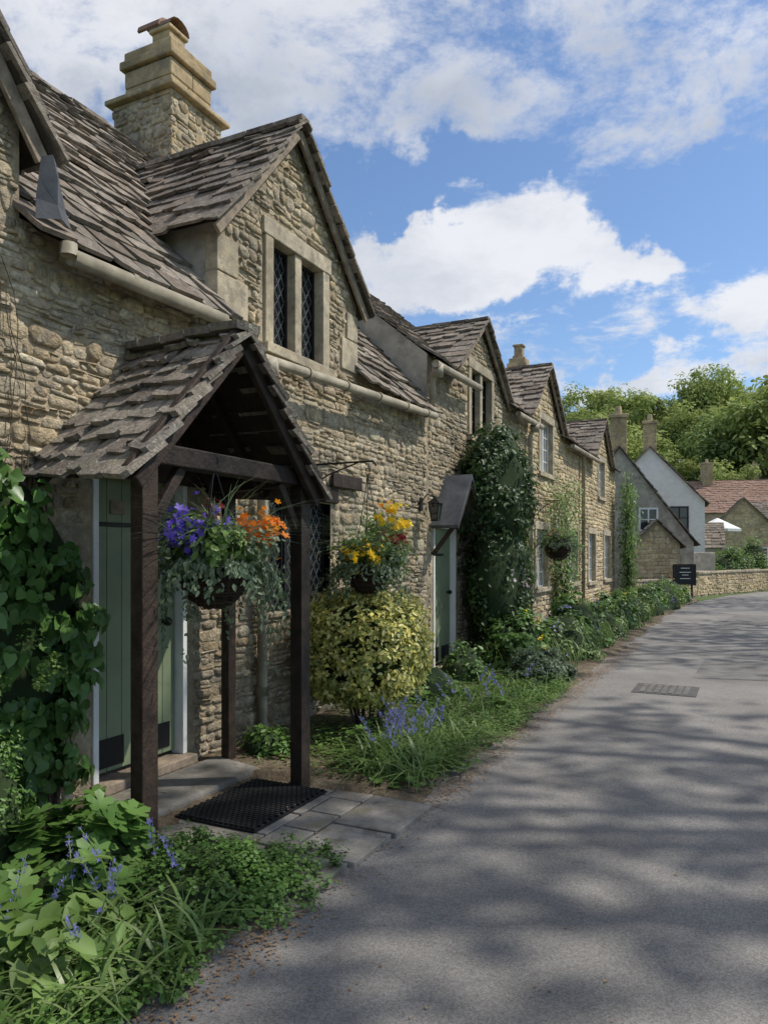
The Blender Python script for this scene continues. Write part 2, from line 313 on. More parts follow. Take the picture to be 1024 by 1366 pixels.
class Cot:
    def __init__(c,name,s0,s1,zE,zR,uR,dormers,stone='stone',endmat='render',tile='tile',hs=(.042,.108,.07,.27)):
        c.e=empty(name); c.s0,c.s1,c.zE,c.zR,c.uR,c.dorm=s0,s1,zE,zR,uR,dormers
        c.wall=MB();c.st=MB();c.roof=MB();c.deck=MB();c.trim=MB();c.frm=MB();c.gl=MB();c.came=MB();c.gut=MB();c.bar=MB()
        c.open=[];c.block=[];c.stone=stone;c.endmat=endmat;c.tile=tile;c.hs=hs;c.tan=(zR-zE)/(.18-uR)
    def dh(c,s):
        for sa,sb,sc,ze,za in c.dorm:
            if sa<=s<=sc: return ze+(za-ze)*(s-sa)/(sc-sa)
            if sc<s<=sb: return ze+(za-ze)*(sb-s)/(sb-sc)
        return -1
    def top(c,s):
        for sa,sb,sc,ze,za in c.dorm:
            if sa+.14<=s<=sb-.14: return c.dh(s)-.04
        return c.zE+.12
    def window(c,s0,s1,z0,z1,lights=2,kind='diamond',depth=.13,frame='stone',fm=0,sur=.12):
        c.open.append((s0,s1,z0,z1)); 
        if sur:
            c.block.append((s0-sur-.01,s1+sur+.01,z0-.1,z1+.15))
            T=c.trim; T.box(W,s0-sur,s0,-depth,.028,z0,z1); T.box(W,s1,s1+sur,-depth,.028,z0,z1)
            T.box(W,s0-sur-.03,s1+sur+.03,-depth,.034,z1,z1+.15); T.box(W,s0-sur-.03,s1+sur+.03,-depth,.07,z0-.09,z0)
        else: 
            c.block.append((s0-.01,s1+.01,z0-.01,z1+.01)); 
            c.trim.box(W,s0,s1,-depth,.02,z0,z0+.04)
        c.gl.quad(W(s0,-depth+.02,z0),W(s1,-depth+.02,z0),W(s1,-depth+.02,z1),W(s0,-depth+.02,z1))
        w=(s1-s0)/lights; mw=.055 if frame=='stone' else .02
        for i in range(1,lights):
            (c.trim if frame=='stone' else c.frm).box(W,s0+i*w-mw,s0+i*w+mw,-depth+.025,.012 if frame=='stone' else -depth+.07,z0+.002,z1-.002)
        for i in range(lights):
            a=s0+i*w+(mw if i>0 else 0); b=s0+(i+1)*w-(mw if i<lights-1 else 0); f=.028; u0,u1=-depth+.022,-depth+.055
            c.frm.box(W,a,a+f,u0,u1,z0+.003,z1-.003);c.frm.box(W,b-f,b,u0,u1,z0+.003,z1-.003)
            c.frm.box(W,a+f,b-f,u0,u1,z0+.003,z0+f);c.frm.box(W,a+f,b-f,u0,u1,z1-f,z1-.003)
            a+=f;b-=f;h=z1-z0-2*f;ww=b-a;zb=z0+f
            if kind=='diamond':
                m_=1.45; o=-ww*m_
                while o<h:
                    x0=max(0,-o/m_);x1=min(ww,(h-o)/m_)
                    if x1-x0>.01:
                        c.came.beam(W(a+x0,u0+.008,zb+o+m_*x0),W(a+x1,u0+.008,zb+o+m_*x1),.006,.009,up=tuple(nv))
                        c.came.beam(W(b-x0,u0+.012,zb+o+m_*x0),W(b-x1,u0+.012,zb+o+m_*x1),.006,.009,up=tuple(nv))
                    o+=.15
            else:
                for k in range(1,3): c.came.box(W,a+ww*k/3-.008,a+ww*k/3+.008,u0,u0+.02,zb,zb+h)
                for k in range(1,4): c.came.box(W,a,b,u0,u0+.018,zb+h*k/4-.008,zb+h*k/4+.008)
    def finish(c,uend=True,stone_from=None):
        segs=[];cur=c.s0
        for sa,sb,sc,ze,za in sorted(c.dorm):
            a,b=sa+.14,sb-.14; segs.append((cur,a));segs.append((a,sc));segs.append((sc,b));cur=b
        segs.append((cur,c.s1))
        for a,b in segs:
            if b-a<.01: continue
            br=sorted({a,b}|{x for o in c.open for x in (o[0],o[1]) if a<x<b})
            for x0,x1 in zip(br,br[1:]):
                mid=(x0+x1)/2; e=.0005; t0=c.top(x0+e);t1=c.top(x1-e)
                ops=sorted([(o[2],o[3]) for o in c.open if o[0]-1e-6<=mid<=o[1]+1e-6]); z=-.1
                for za,zb in ops:
                    if za>z: c.wall.quad(W(x0,0,z),W(x1,0,z),W(x1,0,za),W(x0,0,za))
                    z=zb
                c.wall.quad(W(x0,0,z),W(x1,0,z),W(x1,0,t1),W(x0,0,t0))
        for s in ((c.s0,c.s1) if uend else ()):
            c.wall.quad(W(s,0,-.1),W(s,0,c.zE+.12),W(s,c.uR,c.zR-.03),W(s,2*c.uR,c.zE+.12),W(s,2*c.uR,-.1),m=1)
        c.wall.quad(W(c.s0,2*c.uR,-.1),W(c.s1,2*c.uR,-.1),W(c.s1,2*c.uR,c.zE+.1),W(c.s0,2*c.uR,c.zE+.1),m=0)
        def allow(a,z):
            if a<c.s0+.01 or a>c.s1-.01 or z<-.05: return False
            if z>min(c.top(a-.01),c.top(a+.01))-.02: return False
            return not any(b[0]<a<b[1] and b[2]<z<b[3] for b in c.block)
        zt=max([c.zE+.12]+[d[4] for d in c.dorm]); h=c.hs
        stones(c.st,W,max(c.s0,stone_from or c.s0),c.s1,-.02,zt,allow,0,*h)
        sl=math.hypot(c.zR-c.zE,.18-c.uR); U=(-nv*(.18-c.uR)+zv*(c.zR-c.zE))/sl
        def ral(x,t):
            s=c.s0+x; z=c.zE+t*(c.zR-c.zE)/sl
            for sa,sb,sc,ze,za in c.dorm:
                if sa+.12<s<sb-.12 and z<c.dh(s)-.02: return False
            return True
        tiles(c.roof,W(c.s0,.18,c.zE),dv,c.s1-c.s0,U,sl,ral)
        def dk(a,b,u0): c.deck.quad(W(a,u0,c.zE-.004+(.18-u0)*c.tan),W(b,u0,c.zE-.004+(.18-u0)*c.tan),W(b,c.uR,c.zR),W(a,c.uR,c.zR))
        cur=c.s0
        for sa,sb,sc,ze,za in sorted(c.dorm): dk(cur,sa+.16,.17); dk(sa+.16,sb-.16,-.4); cur=sb-.16
        dk(cur,c.s1,.17)
        c.deck.quad(W(c.s0,c.uR,c.zR),W(c.s1,c.uR,c.zR),W(c.s1,2*c.uR-.15,c.zE),W(c.s0,2*c.uR-.15,c.zE),m=0)
        s=c.s0
        while s<c.s1-.1:
            l=min(R.uniform(.35,.5),c.s1-s); zz=c.zR+.03+R.uniform(-.012,.012)
            c.roof.beam(W(s+.005,c.uR+.07,zz-.05),W(s+l-.005,c.uR+.07,zz-.05),.04,.2,up=tuple(U)); c.roof.beam(W(s+.005,c.uR-.06,zz-.05),W(s+l-.005,c.uR-.06,zz-.05),.04,.2,up=tuple(-U)); s+=l
        for sa,sb,sc,ze,za in c.dorm:
            uF=.15; ub=.18-(za-c.zE)/c.tan-.05; ue=.18-(ze-c.zE)/c.tan
            c.deck.quad(W(sa,uF-.02,ze-.005),W(sc,uF-.02,za-.005),W(sc,ub,za-.005),W(sa,ue,ze-.005))
            c.deck.quad(W(sb,uF-.02,ze-.005),W(sc,uF-.02,za-.005),W(sc,ub,za-.005),W(sb,ue,ze-.005))
            for s_,sg in ((sa,1),(sb,-1)):
                hl=abs(sc-s_); L=math.hypot(hl,za-ze); U2=dv*sg*hl/L+zv*(za-ze)/L
                def al(x,t,L=L,ze=ze,za=za,uF=uF): return ze+t*(za-ze)/L>c.zE+(.18-(uF-x))*c.tan-.12
                tiles(c.roof,W(s_,uF,ze),-nv,uF-ub,U2,L,al,w0=.2,w1=.45)
                c.bar.beam(W(s_+sg*.05,uF-.07,ze-.035),W(sc,uF-.07,za-.075),.03,.09,up=(0,0,1))
                sk=s_+sg*.14; zk=c.dh(sk)-.03
                if zk>c.zE: c.wall.quad(W(sk,0,c.zE-.1),W(sk,0,zk),W(sk,-1.6,zk),W(sk,-1.6,c.zE-.1),m=1)
            u=uF
            while u>ub:
                c.roof.beam(W(sc,u,za+.02),W(sc,u-.3,za+.02+R.uniform(-.01,.01)),.13,.045); u-=.31
        e=c.e
        c.wall.obj('walls',['mortar',c.endmat],e);c.st.obj('wall_stones',c.stone,e,smooth=True);c.roof.obj('roof_tiles',c.tile,e);c.deck.obj('roof_deck','deck',e)
        c.trim.obj('stone_window_dressings','dress',e,bevel=.008);c.frm.obj('window_frames',getattr(c,'fmat','iron'),e);c.gl.obj('window_glass','glass',e)
        c.came.obj('window_leading',getattr(c,'cmat','leadcame'),e);c.gut.obj('gutters_and_downpipes','cream',e,smooth=True);c.bar.obj('bargeboards','barge',e,bevel=.004)
def hopper(mb,s,u,z): mb.beam(W(s,u,z),W(s,u,z-.14),.14,.14)
def chimney(e,s,u,z0,zt,w1,w2,zs,pot=.3):
    c=MB()
    def blk(hw,za,zb,m=0):
        z=za; k=0
        while z<zb-.02:
            h=min(R.uniform(.16,.26),zb-z); q=R.uniform(-.3,.3)
            for sa,sb,ua,ub in ((-1,q,-1,1),(q,1,-1,1)):
                o=R.uniform(0,.012); c.box(W,s+sa*hw+.002-o*(sa<0),s+sb*hw-.002+o*(sb>.9),u+ua*hw-o,u+ub*hw+o,z+.002,z+h-.002)
            z+=h;k+=1
    blk(w1/2-.03,z0,zs)
    sm=MB(); hw=w1/2-.028
    stones(sm,lambda a,b,z:W(s+a,u+hw+b,z),-hw,hw,z0,zs-.01,lambda a,z:abs(a)<hw+.02 and z<zs-.01,0,.07,.14,.1,.3)
    stones(sm,lambda a,b,z:W(s-hw-b,u+a,z),-hw,hw,z0,zs-.01,lambda a,z:abs(a)<hw+.02 and z<zs-.01,0,.07,.14,.1,.3)
    sm.obj('chimney_rubble_base','stone',e,smooth=True)
    c.box(W,s-w1/2-.05,s+w1/2+.05,u-w1/2-.05,u+w1/2+.05,zs,zs+.06)
    blk(w2/2,zs+.06,zt-.22); c.box(W,s-w2/2-.05,s+w2/2+.05,u-w2/2-.05,u+w2/2+.05,zt-.22,zt-.12); c.box(W,s-w2/2-.01,s+w2/2+.01,u-w2/2-.01,u+w2/2+.01,zt-.12,zt)
    p=pot/2; c.box(W,s-p-.03,s+p+.03,u-p-.03,u+p+.03,zt,zt+.08); c.box(W,s-p,s+p,u-p,u+p,zt+.08,zt+.3); c.box(W,s-p-.03,s+p+.03,u-p-.03,u+p+.03,zt+.3,zt+.35)
    c.obj('chimney_stack','chim',e,bevel=.015)
    return s,u,zt+.35,p
# ============ cottage 1
c1=Cot('stone_cottage',-2,8.79,3.40,6.4,-2.75,[(.9,3.0,1.95,3.9,5.35),(4.45,7.02,5.66,4.13,5.5)])
c1.window(5.34,6.17,3.42,4.35,2,'diamond'); c1.window(5.3,6.35,1.05,2.1,3,'diamond',sur=.0,frame='wood')
c1.open.append((3.38,4.25,.12,2.2)); c1.block.append((3.32,4.31,-.1,2.2))
for i,(a,b,z0,z1) in enumerate([(4.585,4.98,3.52,3.82),(4.585,4.85,3.83,4.12),(6.55,6.885,3.5,3.82),(6.66,6.885,3.83,4.1)]):
    c1.trim.box(W,a,b,-.1,.022,z0,z1); c1.block.append((a-.01,b+.01,z0-.01,z1+.01))
c1.gut.tube([W(3.05,.2,3.33),W(4.42,.22,3.35)],.050,10); c1.gut.tube([W(4.93,.2,3.19),W(8.6,.2,3.34)],.044,10)
c1.gut.tube([W(5.02,.2,3.18),W(5.02,.19,3.05),W(5.08,.09,2.9),W(5.08,.09,.2),W(5.1,.16,.1)],.042,10)
for z in (2.7,1.5,.5): c1.gut.tube([W(5.08,.09,z),W(5.08,.09,z-.07)],.052,10)
for s in (3.5,4.1,5.6,6.3,7.0,7.7,8.3): c1.gut.tube([W(s,.2,3.345 if s<4.5 else 3.19+.15*(s-4.93)/3.67),W(s+.04,.2,3.345 if s<4.5 else 3.19+.15*(s-4.93)/3.67)],.055,10)
c1.gut.tube([W(3.03,.2,3.33),W(3.03,.2,3.40)],.05,10); hopper(c1.gut,5.02,.2,3.2)
c1.finish()
x=chimney(c1.e,7.02,-2.7,5.6,7.68,.96,.72,7.0,.28)
mb=MB()
for k in range(7):
    a0=math.pi*k/7;a1=math.pi*(k+1)/7; r=.17
    mb.beam(W(x[0]+r*math.cos(a0),x[1]-.17,x[2]+.02+r*math.sin(a0)*.8),W(x[0]+r*math.cos(a1),x[1]-.17,x[2]+.02+r*math.sin(a1)*.8),.03,.34,up=tuple(nv))
    p=[W(x[0]+r*math.cos(a),x[1]+uu,x[2]+r*math.sin(a)*.75) for a,uu in ((a0,-.18),(a1,-.18),(a1,.18),(a0,.18))]; mb.quad(*p)
mb.obj('chimney_cowl','tile_red',c1.e)
def door(e,s0,s1,z0,z1,ud=-.1,plates=True):
    fr=MB(); fw=.045
    fr.box(W,s0,s0+fw,ud,.015,z0,z1);fr.box(W,s1-fw,s1,ud,.015,z0,z1);fr.box(W,s0+fw,s1-fw,ud,.012,z1-fw,z1-.002); fr.obj('door_frame','white',e,bevel=.004)
    d=MB(); a=s0+fw+.004;n=6;w=(s1-s0-2*fw-.008)/n
    for i in range(n): d.box(W,a+i*w+.002,a+(i+1)*w-.002,ud+.01,ud+.04,z0+.03,z1-fw-.005)
    d.obj('door_leaf','green',e,bevel=.004)
    k=MB(); k.ball(W(s1-.17,ud+.085,z0+.98),.032,seg=12); k.tube([W(s1-.17,ud+.04,z0+.98),W(s1-.17,ud+.08,z0+.98)],.012)
    k.box(W,s0+.07,s0+.32,ud+.041,ud+.047,z0+.06,z0+.25); k.box(W,s1-.38,s1-.11,ud+.041,ud+.047,z0+.07,z0+.25)
    k.beam(W(s0+.1,ud+.045,z1-.4),W(s0+.5,ud+.045,z1-.4),.008,.03)
    k.obj('door_ironmongery','iron',e)
    p=MB(); p.box(W,s0+.2,s0+.32,ud+.042,ud+.055,z1-.33,z1-.24); p.obj('door_plaque','barge',e,bevel=.003)
    st=MB(); st.box(W,s0-.02,s1+.02,ud-.02,.1,z0-.07,z0+.0); st.obj('threshold','barge',e,bevel=.01)
    bk=MB(); bk.quad(W(s0,ud,z0),W(s1,ud,z0),W(s1,ud,z1),W(s0,ud,z1)); bk.obj('door_backing','deck',e)
door(c1.e,3.38,4.25,.14,2.2)
mb=MB(); mb.box(W,5.2,6.45,-.01,.04,2.11,2.26); mb.box(W,6.3,6.9,0.03,.07,2.27,2.41); mb.obj('timber_lintel','timber',c1.e,bevel=.01)
mb=MB()
G=[[(2.90,3.86,.13),(2.93,3.87,.19),(2.97,3.84,.17)],[(2.87,3.74,.15),(2.93,3.73,.23),(3.0,3.72,.17)],[(2.85,3.6,.15),(2.94,3.58,.22),(3.03,3.58,.18)],[(2.84,3.48,.16),(2.95,3.5,.24),(3.06,3.49,.19)]]
for i in range(3):
    for j in range(2): mb.quad(*[W(a,u,z) for a,z,u in (G[i][j],G[i][j+1],G[i+1][j+1],G[i+1][j])])
mb.obj('lead_flashing','lead',c1.e,smooth=True)
# ============ porch
SK=.25
def PF(a,b,z): return W(a+SK*(1.1-b),b,z)
po=empty('timber_porch')
t=MB()
for a,b,zz in ((2.78,1.0,2.06),(4.22,1.0,2.06)): t.box(PF,a-.055,a+.055,b-.055,b+.055,.03,zz)
t.box(PF,4.2,4.29,.18,.27,.04,2.06)
t.box(PF,2.70,4.29,.94,1.055,2.062,2.17)
t.box(PF,2.73,2.82,0,.935,2.066,2.15); t.box(PF,4.18,4.27,0,.935,2.066,2.15)
for a in (2.62,4.32): t.beam(PF(a,1.1,1.97),PF(3.47,1.1,2.86),.045,.14)
for b in (.1,.6):
    for a in (2.66,4.28): t.beam(PF(a,b,2.02),PF(3.47,b,2.88),.05,.08)
for a,q in ((2.84,1),(4.16,-1)): t.beam(PF(a,1.0,1.78),PF(a+q*.2,1.0,2.06),.05,.06)
t.quad(PF(2.82,.04,2.1),PF(4.14,.04,2.1),PF(3.47,.04,2.82))
t.obj('oak_frame','timber',po,bevel=.008)
rt=MB(); dk=MB(); zr0,zr1=2.87,2.97
for a0,sg in ((2.60,1),(4.34,-1)):
    P0=np.array(PF(a0,1.16,1.96)); top=np.array(PF(3.47,1.16,zr0)); bk=np.array(PF(a0,-.02,2.04)); E=bk-P0; L=np.linalg.norm(E);E/=L
    U=top-P0; Ly=np.linalg.norm(U);U/=Ly
    tiles(rt,P0,E,L,U,Ly,None,.17,.12,.13,.32,.052,.014)
    dk.quad(P0,bk,np.array(PF(3.47,-.02,zr1-.02)),top)
bb=1.16
while bb>0.12:
    rt.beam(PF(3.47,bb,2.905+(1.16-bb)*.08),PF(3.47,max(bb-.24,0.03),2.905+(1.16-max(bb-.24,0))*.08+R.uniform(-.01,.01)),.17,.045); bb-=.25
rt.obj('porch_roof_tiles','tile_lich',po); dk.obj('porch_roof_deck','timber',po)
st=MB(); st.box(PF,3.02,4.22,.11,.60,-.02,.085); st.obj('stone_doorstep','slab',None,bevel=.02)
pv=MB()
for a0,a1,b0,b1 in ((2.96,3.42,.62,1.3),(3.43,3.78,.62,1.3),(3.79,4.15,.62,1.3),(4.16,4.40,.6,.9),(4.16,4.40,.91,1.25),(2.9,3.3,1.31,1.90),(3.31,3.58,1.31,1.53),(3.59,3.86,1.31,1.53),(3.87,4.14,1.31,1.53),(3.31,3.75,1.54,1.93),(3.76,4.3,1.54,1.95),(4.15,4.4,1.26,1.53)):
    pv.box(W,a0+R.uniform(.001,.004),a1-.004,b0+R.uniform(.001,.004),b1-.004,-.03,.030+R.uniform(-.003,.004))
pv.obj('paving_slabs','slab',None,bevel=.005)
mt=MB(); mt.box(W,3.4,4.2,.66,1.24,.038,.046)
i=0
a=3.41
while a<4.19:
    b=.67+(.0 if i%2 else .018)
    while b<1.22: mt.box(W,a,a+.02,b,b+.026,.0462,.060); b+=.037
    a+=.029; i+=1
mt.obj('rubber_doormat','rubber',None)
# ============ cottages 2-4
c2=Cot('stone_cottage',8.8,12.95,4.08,6.5,-2.75,[(9.5,12.3,10.88,4.1,5.2)],hs=(.05,.12,.09,.32))
c2.window(10.45,11.4,3.38,4.38,2,'grid'); c2.open.append((9.0,9.82,.1,2.0)); c2.block.append((8.94,9.88,-.1,2.02))
c2.gut.tube([W(8.6,.2,4.0),W(10.3,.2,4.03)],.05,10); c2.gut.tube([W(8.72,.2,4.0),W(8.72,.12,3.9),W(8.72,.1,3.42)],.045,10); hopper(c2.gut,8.72,.18,4.0)
c2.finish(); door(c2.e,9.0,9.82,.1,2.0)
c3=Cot('stone_cottage',12.96,18.2,4.1,6.0,-2.75,[(13.5,16.4,14.95,4.2,5.44)],'stone_far',hs=(.065,.14,.12,.4)); c3.fmat='white'; c3.cmat='white'
c3.window(14.5,15.5,3.25,4.3,2,'grid',frame='w'); c3.window(17.0,18.0,.95,2.15,2,'grid',frame='w'); c3.window(14.2,15.1,.95,2.1,2,'grid',frame='w')
c3.gut.tube([W(12.3,.2,4.0),W(13.9,.2,4.02)],.05,8); c3.gut.tube([W(13.45,.2,4.0),W(13.45,.1,3.8),W(13.45,.1,.1)],.045,8); hopper(c3.gut,13.45,.18,4.0)
c3.finish(); chimney(c3.e,17.6,-1.3,4.6,6.35,.5,.38,5.9,.2)
c4=Cot('stone_cottage',18.21,23.6,4.1,6.0,-2.75,[(19.9,22.7,21.3,4.2,5.37)],'stone_far',hs=(.075,.15,.15,.45)); c4.fmat='white'; c4.cmat='white'
c4.window(20.8,21.7,3.2,4.2,2,'grid',frame='w'); c4.window(19.4,20.3,.9,2.15,2,'grid',frame='w'); c4.window(21.7,22.7,.9,2.15,2,'grid',frame='w')
c4.gut.tube([W(16.6,.2,4.02),W(20,.2,4.04)],.05,8); c4.gut.tube([W(18.3,.1,4.0),W(18.3,.1,.1)],.045,8)
c4.finish()
ca=empty('door_canopy'); mb=MB(); tb=MB()
for a in (8.85,9.97): 
    sgn=1 if a<9 else -1; q=.4
    mb.add([W(a,0,1.98),W(a,q,1.98),W(9.41,q,2.68),W(9.41,0,2.68),W(a+sgn*.03,0,1.94),W(a+sgn*.03,q,1.94),W(9.41,q,2.62),W(9.41,0,2.62)],[(0,1,2,3),(4,5,6,7),(0,1,5,4),(1,2,6,5)])
    tb.beam(W(a+sgn*.05,q-.04,1.96),W(9.41,q-.04,2.58),.05,.1); tb.beam(W(a+sgn*.1,.02,1.6),W(a+sgn*.1,q-.08,1.98),.05,.05)
mb.obj('lead_roof','lead',ca); tb.obj('canopy_timbers','timber',ca)
def lantern(s,u,z):
    e=empty('wall_lantern'); m_=MB(); m_.tube([W(s,0.02,z+.05),W(s,u*.5,z+.16),W(s,u,z+.12)],.008); m_.box(W,s-.04,s+.04,0.02,.035,z-.05,z+.12)
    for a in (-1,1):
        for b in (-1,1): m_.beam(W(s+a*.04,u+b*.04,z-.16),W(s+a*.065,u+b*.065,z+.04),.01,.01)
    m_.box(W,s-.045,s+.045,u-.045,u+.045,z-.18,z-.16)
    m_.add([W(s-.085,u-.085,z+.04),W(s+.085,u-.085,z+.04),W(s+.085,u+.085,z+.04),W(s-.085,u+.085,z+.04),W(s,u,z+.13)],[(0,1,4),(1,2,4),(2,3,4),(3,0,4),(0,1,2,3)])
    m_.obj('lantern_body','iron',e); g=MB(); g.add([W(s+a*k,u+b*k,zz) for k,zz in ((.038,z-.155),(.058,z+.035)) for a,b in ((-1,-1),(1,-1),(1,1),(-1,1))],[(0,1,5,4),(1,2,6,5),(2,3,7,6),(3,0,4,7)]); g.obj('lantern_glass','glass',e)
lantern(8.55,.22,2.2); lantern(13.0,.22,2.3)
# ============ hanging baskets
def basket(name,s,u,z,r,fl,hookz,wall=False,sc=1,dens=1):
    e=empty(name); c=np.array(W(s,u,z)); w=MB()
    H=r*1.05
    for k in range(12):
        h=H*k/11; rr=r*math.sqrt(max(.03,1-(h/H)**2*.92)); 
        w.tube([c+np.array([rr*math.cos(a)+R.uniform(-.003,.003),rr*math.sin(a),-h+R.uniform(-.004,.004)]) for a in np.linspace(0,6.283,25)[:-1]],.009,6,closed=True)
    for k in range(14):
        a=k*math.pi/7; w.tube([c+np.array([r*1.02*math.sqrt(max(.03,1-(h/H)**2*.92))*math.cos(a),r*1.02*math.sqrt(max(.03,1-(h/H)**2*.92))*math.sin(a),-h]) for h in np.linspace(0,H,6)],.006,5)
    w.ball(c-np.array([0,0,.0]),r*.93,0,14,8,(1,1,.98)); w.obj('wicker_bowl','wicker',e)
    ch=MB(); hk=np.array(W(s,u,hookz))
    for k in range(3):
        a=k*2.09+.4; p=c+np.array([r*math.cos(a),r*math.sin(a),0]); ch.tube([p,hk],.0035,5)
    ch.tube([hk+np.array([.02*math.cos(t_),0,.03+.03*math.sin(t_)]) for t_ in np.linspace(0,6,10)],.005,5)
    if wall:
        ch.tube([W(s,0.02,hookz+.12),W(s,u+.05,hookz+.12),W(s,u+.08,hookz+.08)],.009,6); ch.tube([W(s,.02,hookz-.2),W(s,u*.5,hookz+.02),W(s,u*.9,hookz+.12)],.007,6); ch.box(W,s-.02,s+.02,.02,.032,hookz-.28,hookz+.2)
        ch.tube([W(s,u*.25+.07*math.cos(q),hookz+.02+.07*math.sin(q)) for q in np.linspace(0,5.5,12)],.006,5)
    ch.obj('chains_and_bracket','iron',e)
    cz=c+np.array([0,0,.09*sc])
    P,N_=cloud(int(1100*dens),cz+np.array([0,0,.03]),(r*1.6,r*1.6,r*.9),52,.07*sc,False,False,.3,0); scatter('leaves',P,N_,T_OV,.042*sc,'l_light',e,.6)
    P,N_=cloud(int(700*dens),cz,(r*2.0,r*2.0,r*.65),42,.07*sc,False,False,.6,0); scatter('silver_leaves',P,N_,T_BR,.026*sc,'l_grey',e,.9)
    Ps=[]
    for k in range(int(60*dens)):
        a=R.uniform(0,6.28); l=R.uniform(.12,.42)*sc*R.choice((.5,1,1)); o=R.uniform(.9,3.0)
        front=(-math.sin(a)>.72)
        if front: l*=.4
        for q in range(int(14+l*55)):
            t=R.random(); Ps.append(c+np.array([r*math.cos(a)*(1+o*.5*math.sqrt(t)),r*math.sin(a)*(1+o*.5*math.sqrt(t)),.07-l*t*t*1.1])+rng.normal(0,.009,3))
    Ps=np.array(Ps); scatter('trailing_leaves',Ps,Ps-c,T_OV,.027*sc,'l_grey',e,1.2)
    B=c+np.concatenate([rng.normal(0,r*.4,(190,2)),np.full((190,1),.04)],1); blades('spiky_leaves',B,.46*sc,.007,1.5,'l_grey',e)
    for mat,cx,cz_,n,rr,size in fl:
        cc=c+np.array([DX*cx[0]+NX*cx[1],DY*cx[0]+NY*cx[1],cz_]); P,N_=cloud(n,cc,(rr,rr,rr*.7),max(6,n//4),.04,False,False,.4,0)
        scatter('blooms_'+mat[2:],P,N_+np.array([.3,-.6,.2]),T_FL,size,mat,e,.0,.2,.7)
        Q=cc+nrm(rng.normal(0,1,(n//5+2,3)))*rr*rng.uniform(.9,1.45,(n//5+2,1)); scatter('outer_blooms_'+mat[2:],Q,Q-cc,T_FL,size*.8,mat,e,.0,.2,.7)
    return e
basket('hanging_flower_basket',3.30,1.04,1.50,.185,[('f_pur',(-.18,-.06),.21,150,.18,.064),('f_or',(.22,.15),.24,90,.15,.068),('f_pur',(.06,.0),.16,50,.13,.055),('f_red',(-.0,.0),.36,18,.10,.03)],2.1,False,1.35,1.35)
basket('hanging_flower_basket',5.62,.80,1.45,.17,[('f_yel',(-.22,.04),.12,46,.16,.082),('f_yel',(.03,.10),.15,34,.13,.082),('f_yel',(.30,.12),.46,46,.16,.072),('f_red',(.16,.14),.28,80,.12,.05),('f_or',(.22,.0),.56,10,.1,.04)],2.28,True,1.35,1.1)
basket('hanging_flower_basket',13.9,.5,1.75,.24,[('f_wh',(0,0),.15,30,.2,.06),('f_red',(0,0),.2,30,.2,.06)],2.5,True,1.3,.7)
e=empty('trailing_basket_plant'); P,N_=cloud(1700,(6.05,.75,1.70),(.28,.22,.38),60,.09,False,True,.2,.0); scatter('leaves',P,N_,T_OV,.045,'l_light',e,.8)
B=toW(np.stack([rng.normal(6.0,.12,200),rng.normal(.75,.06,200),np.full(200,1.55)],1)); blades('fine_leaves',B,.56,.008,.8,'l_light',e)
# ============ ground, road
mb=MB(); mb.quad((-300,-200,-.04),(500,-200,-.04),(500,600,-.04),(-300,600,-.04)); mb.obj('ground',mk('meadow_grass',[(.06,.10,.025),(.10,.14,.04)],island=False,nscale=2,bump=.5,bscale=10))
rm=mk('asphalt',[(.19,.18,.168),(.235,.223,.21)],island=False,nscale=1.2,namt=.12,bump=.7,bscale=160,bdist=.006,macro=.12,rough=.92)
nt=rm.node_tree; b=nt.nodes['Principled BSDF']; lk=b.inputs['Base Color'].links[0].from_socket
vo=nd(nt,'ShaderNodeTexVoronoi'); vo.inputs['Scale'].default_value=150; tcn=nd(nt,'ShaderNodeTexCoord'); nt.links.new(tcn.outputs['Object'],vo.inputs['Vector'])
sp=nd(nt,'ShaderNodeSeparateColor'); nt.links.new(vo.outputs['Color'],sp.inputs[0]); cg=scale_col(nt,lk,mrange(nt,sp.outputs[0],0,1,.72,1.3))
st_=mrange(nt,noise(nt,tcn.outputs['Object'],2.3,5,.7,.4),.60,.70,1,.82); cg=scale_col(nt,cg,st_)
nt.links.new(cg,b.inputs['Base Color'])
left=[W(s,1.55,0) for s in (-8,0,8,16,22)]+[(11.0,25.6,0),(13.5,29,0),(16,31.6,0),(20,34,0),(30,37,0),(60,42,0)]
right=[W(s,7.8,0) for s in (-8,-2,4,9,14)]+[(12.5,16,0),(15,21,0),(19,25,0),(25,28.5,0),(35,31,0),(62,36,0)]
mb=MB()
for i in range(len(left)-1): mb.quad(left[i],left[i+1],right[i+1],right[i])
mb.obj('road',rm)
pm=mk('asphalt_patch',[(.15,.143,.136),(.18,.172,.163)],island=False,nscale=3,bump=.6,bscale=150,bdist=.006,rough=.92)
mb=MB(); mb.quad((4.0,9.6,.004),(7.6,8.6,.004),(8.4,10.2,.004),(4.9,11.3,.004)); mb.quad((7.6,16.9,.004),(11.5,16.2,.004),(13,18.4,.004),(9.3,19.6,.004)); mb.obj('road_patch',pm)
mb=MB(); FM=frame(3.33,8.75,math.degrees(math.atan2(DY,DX))-90)
mb.box(FM,-.35,.35,-.34,.34,-.02,.006,m=1)
for i in range(7):
    for j in range(7): mb.box(FM,-.27+i*.079,-.27+i*.079+.055,-.27+j*.079,-.27+j*.079+.055,.0062,.013)
mb.obj('manhole_cover',[mk('worn_iron',[(.20,.185,.165)],rough=.6,bump=.4,metal=.1),mk('iron_recess',[(.09,.085,.08)],rough=.7,bump=.4)],bevel=0)
prof=[(-.05,.07),(.4,.08),(.9,.07),(1.3,.05),(1.6,.035),(1.76,.015),(1.84,-.02)]
vs=[];fs=[];S=np.arange(-6,29.01,.08)
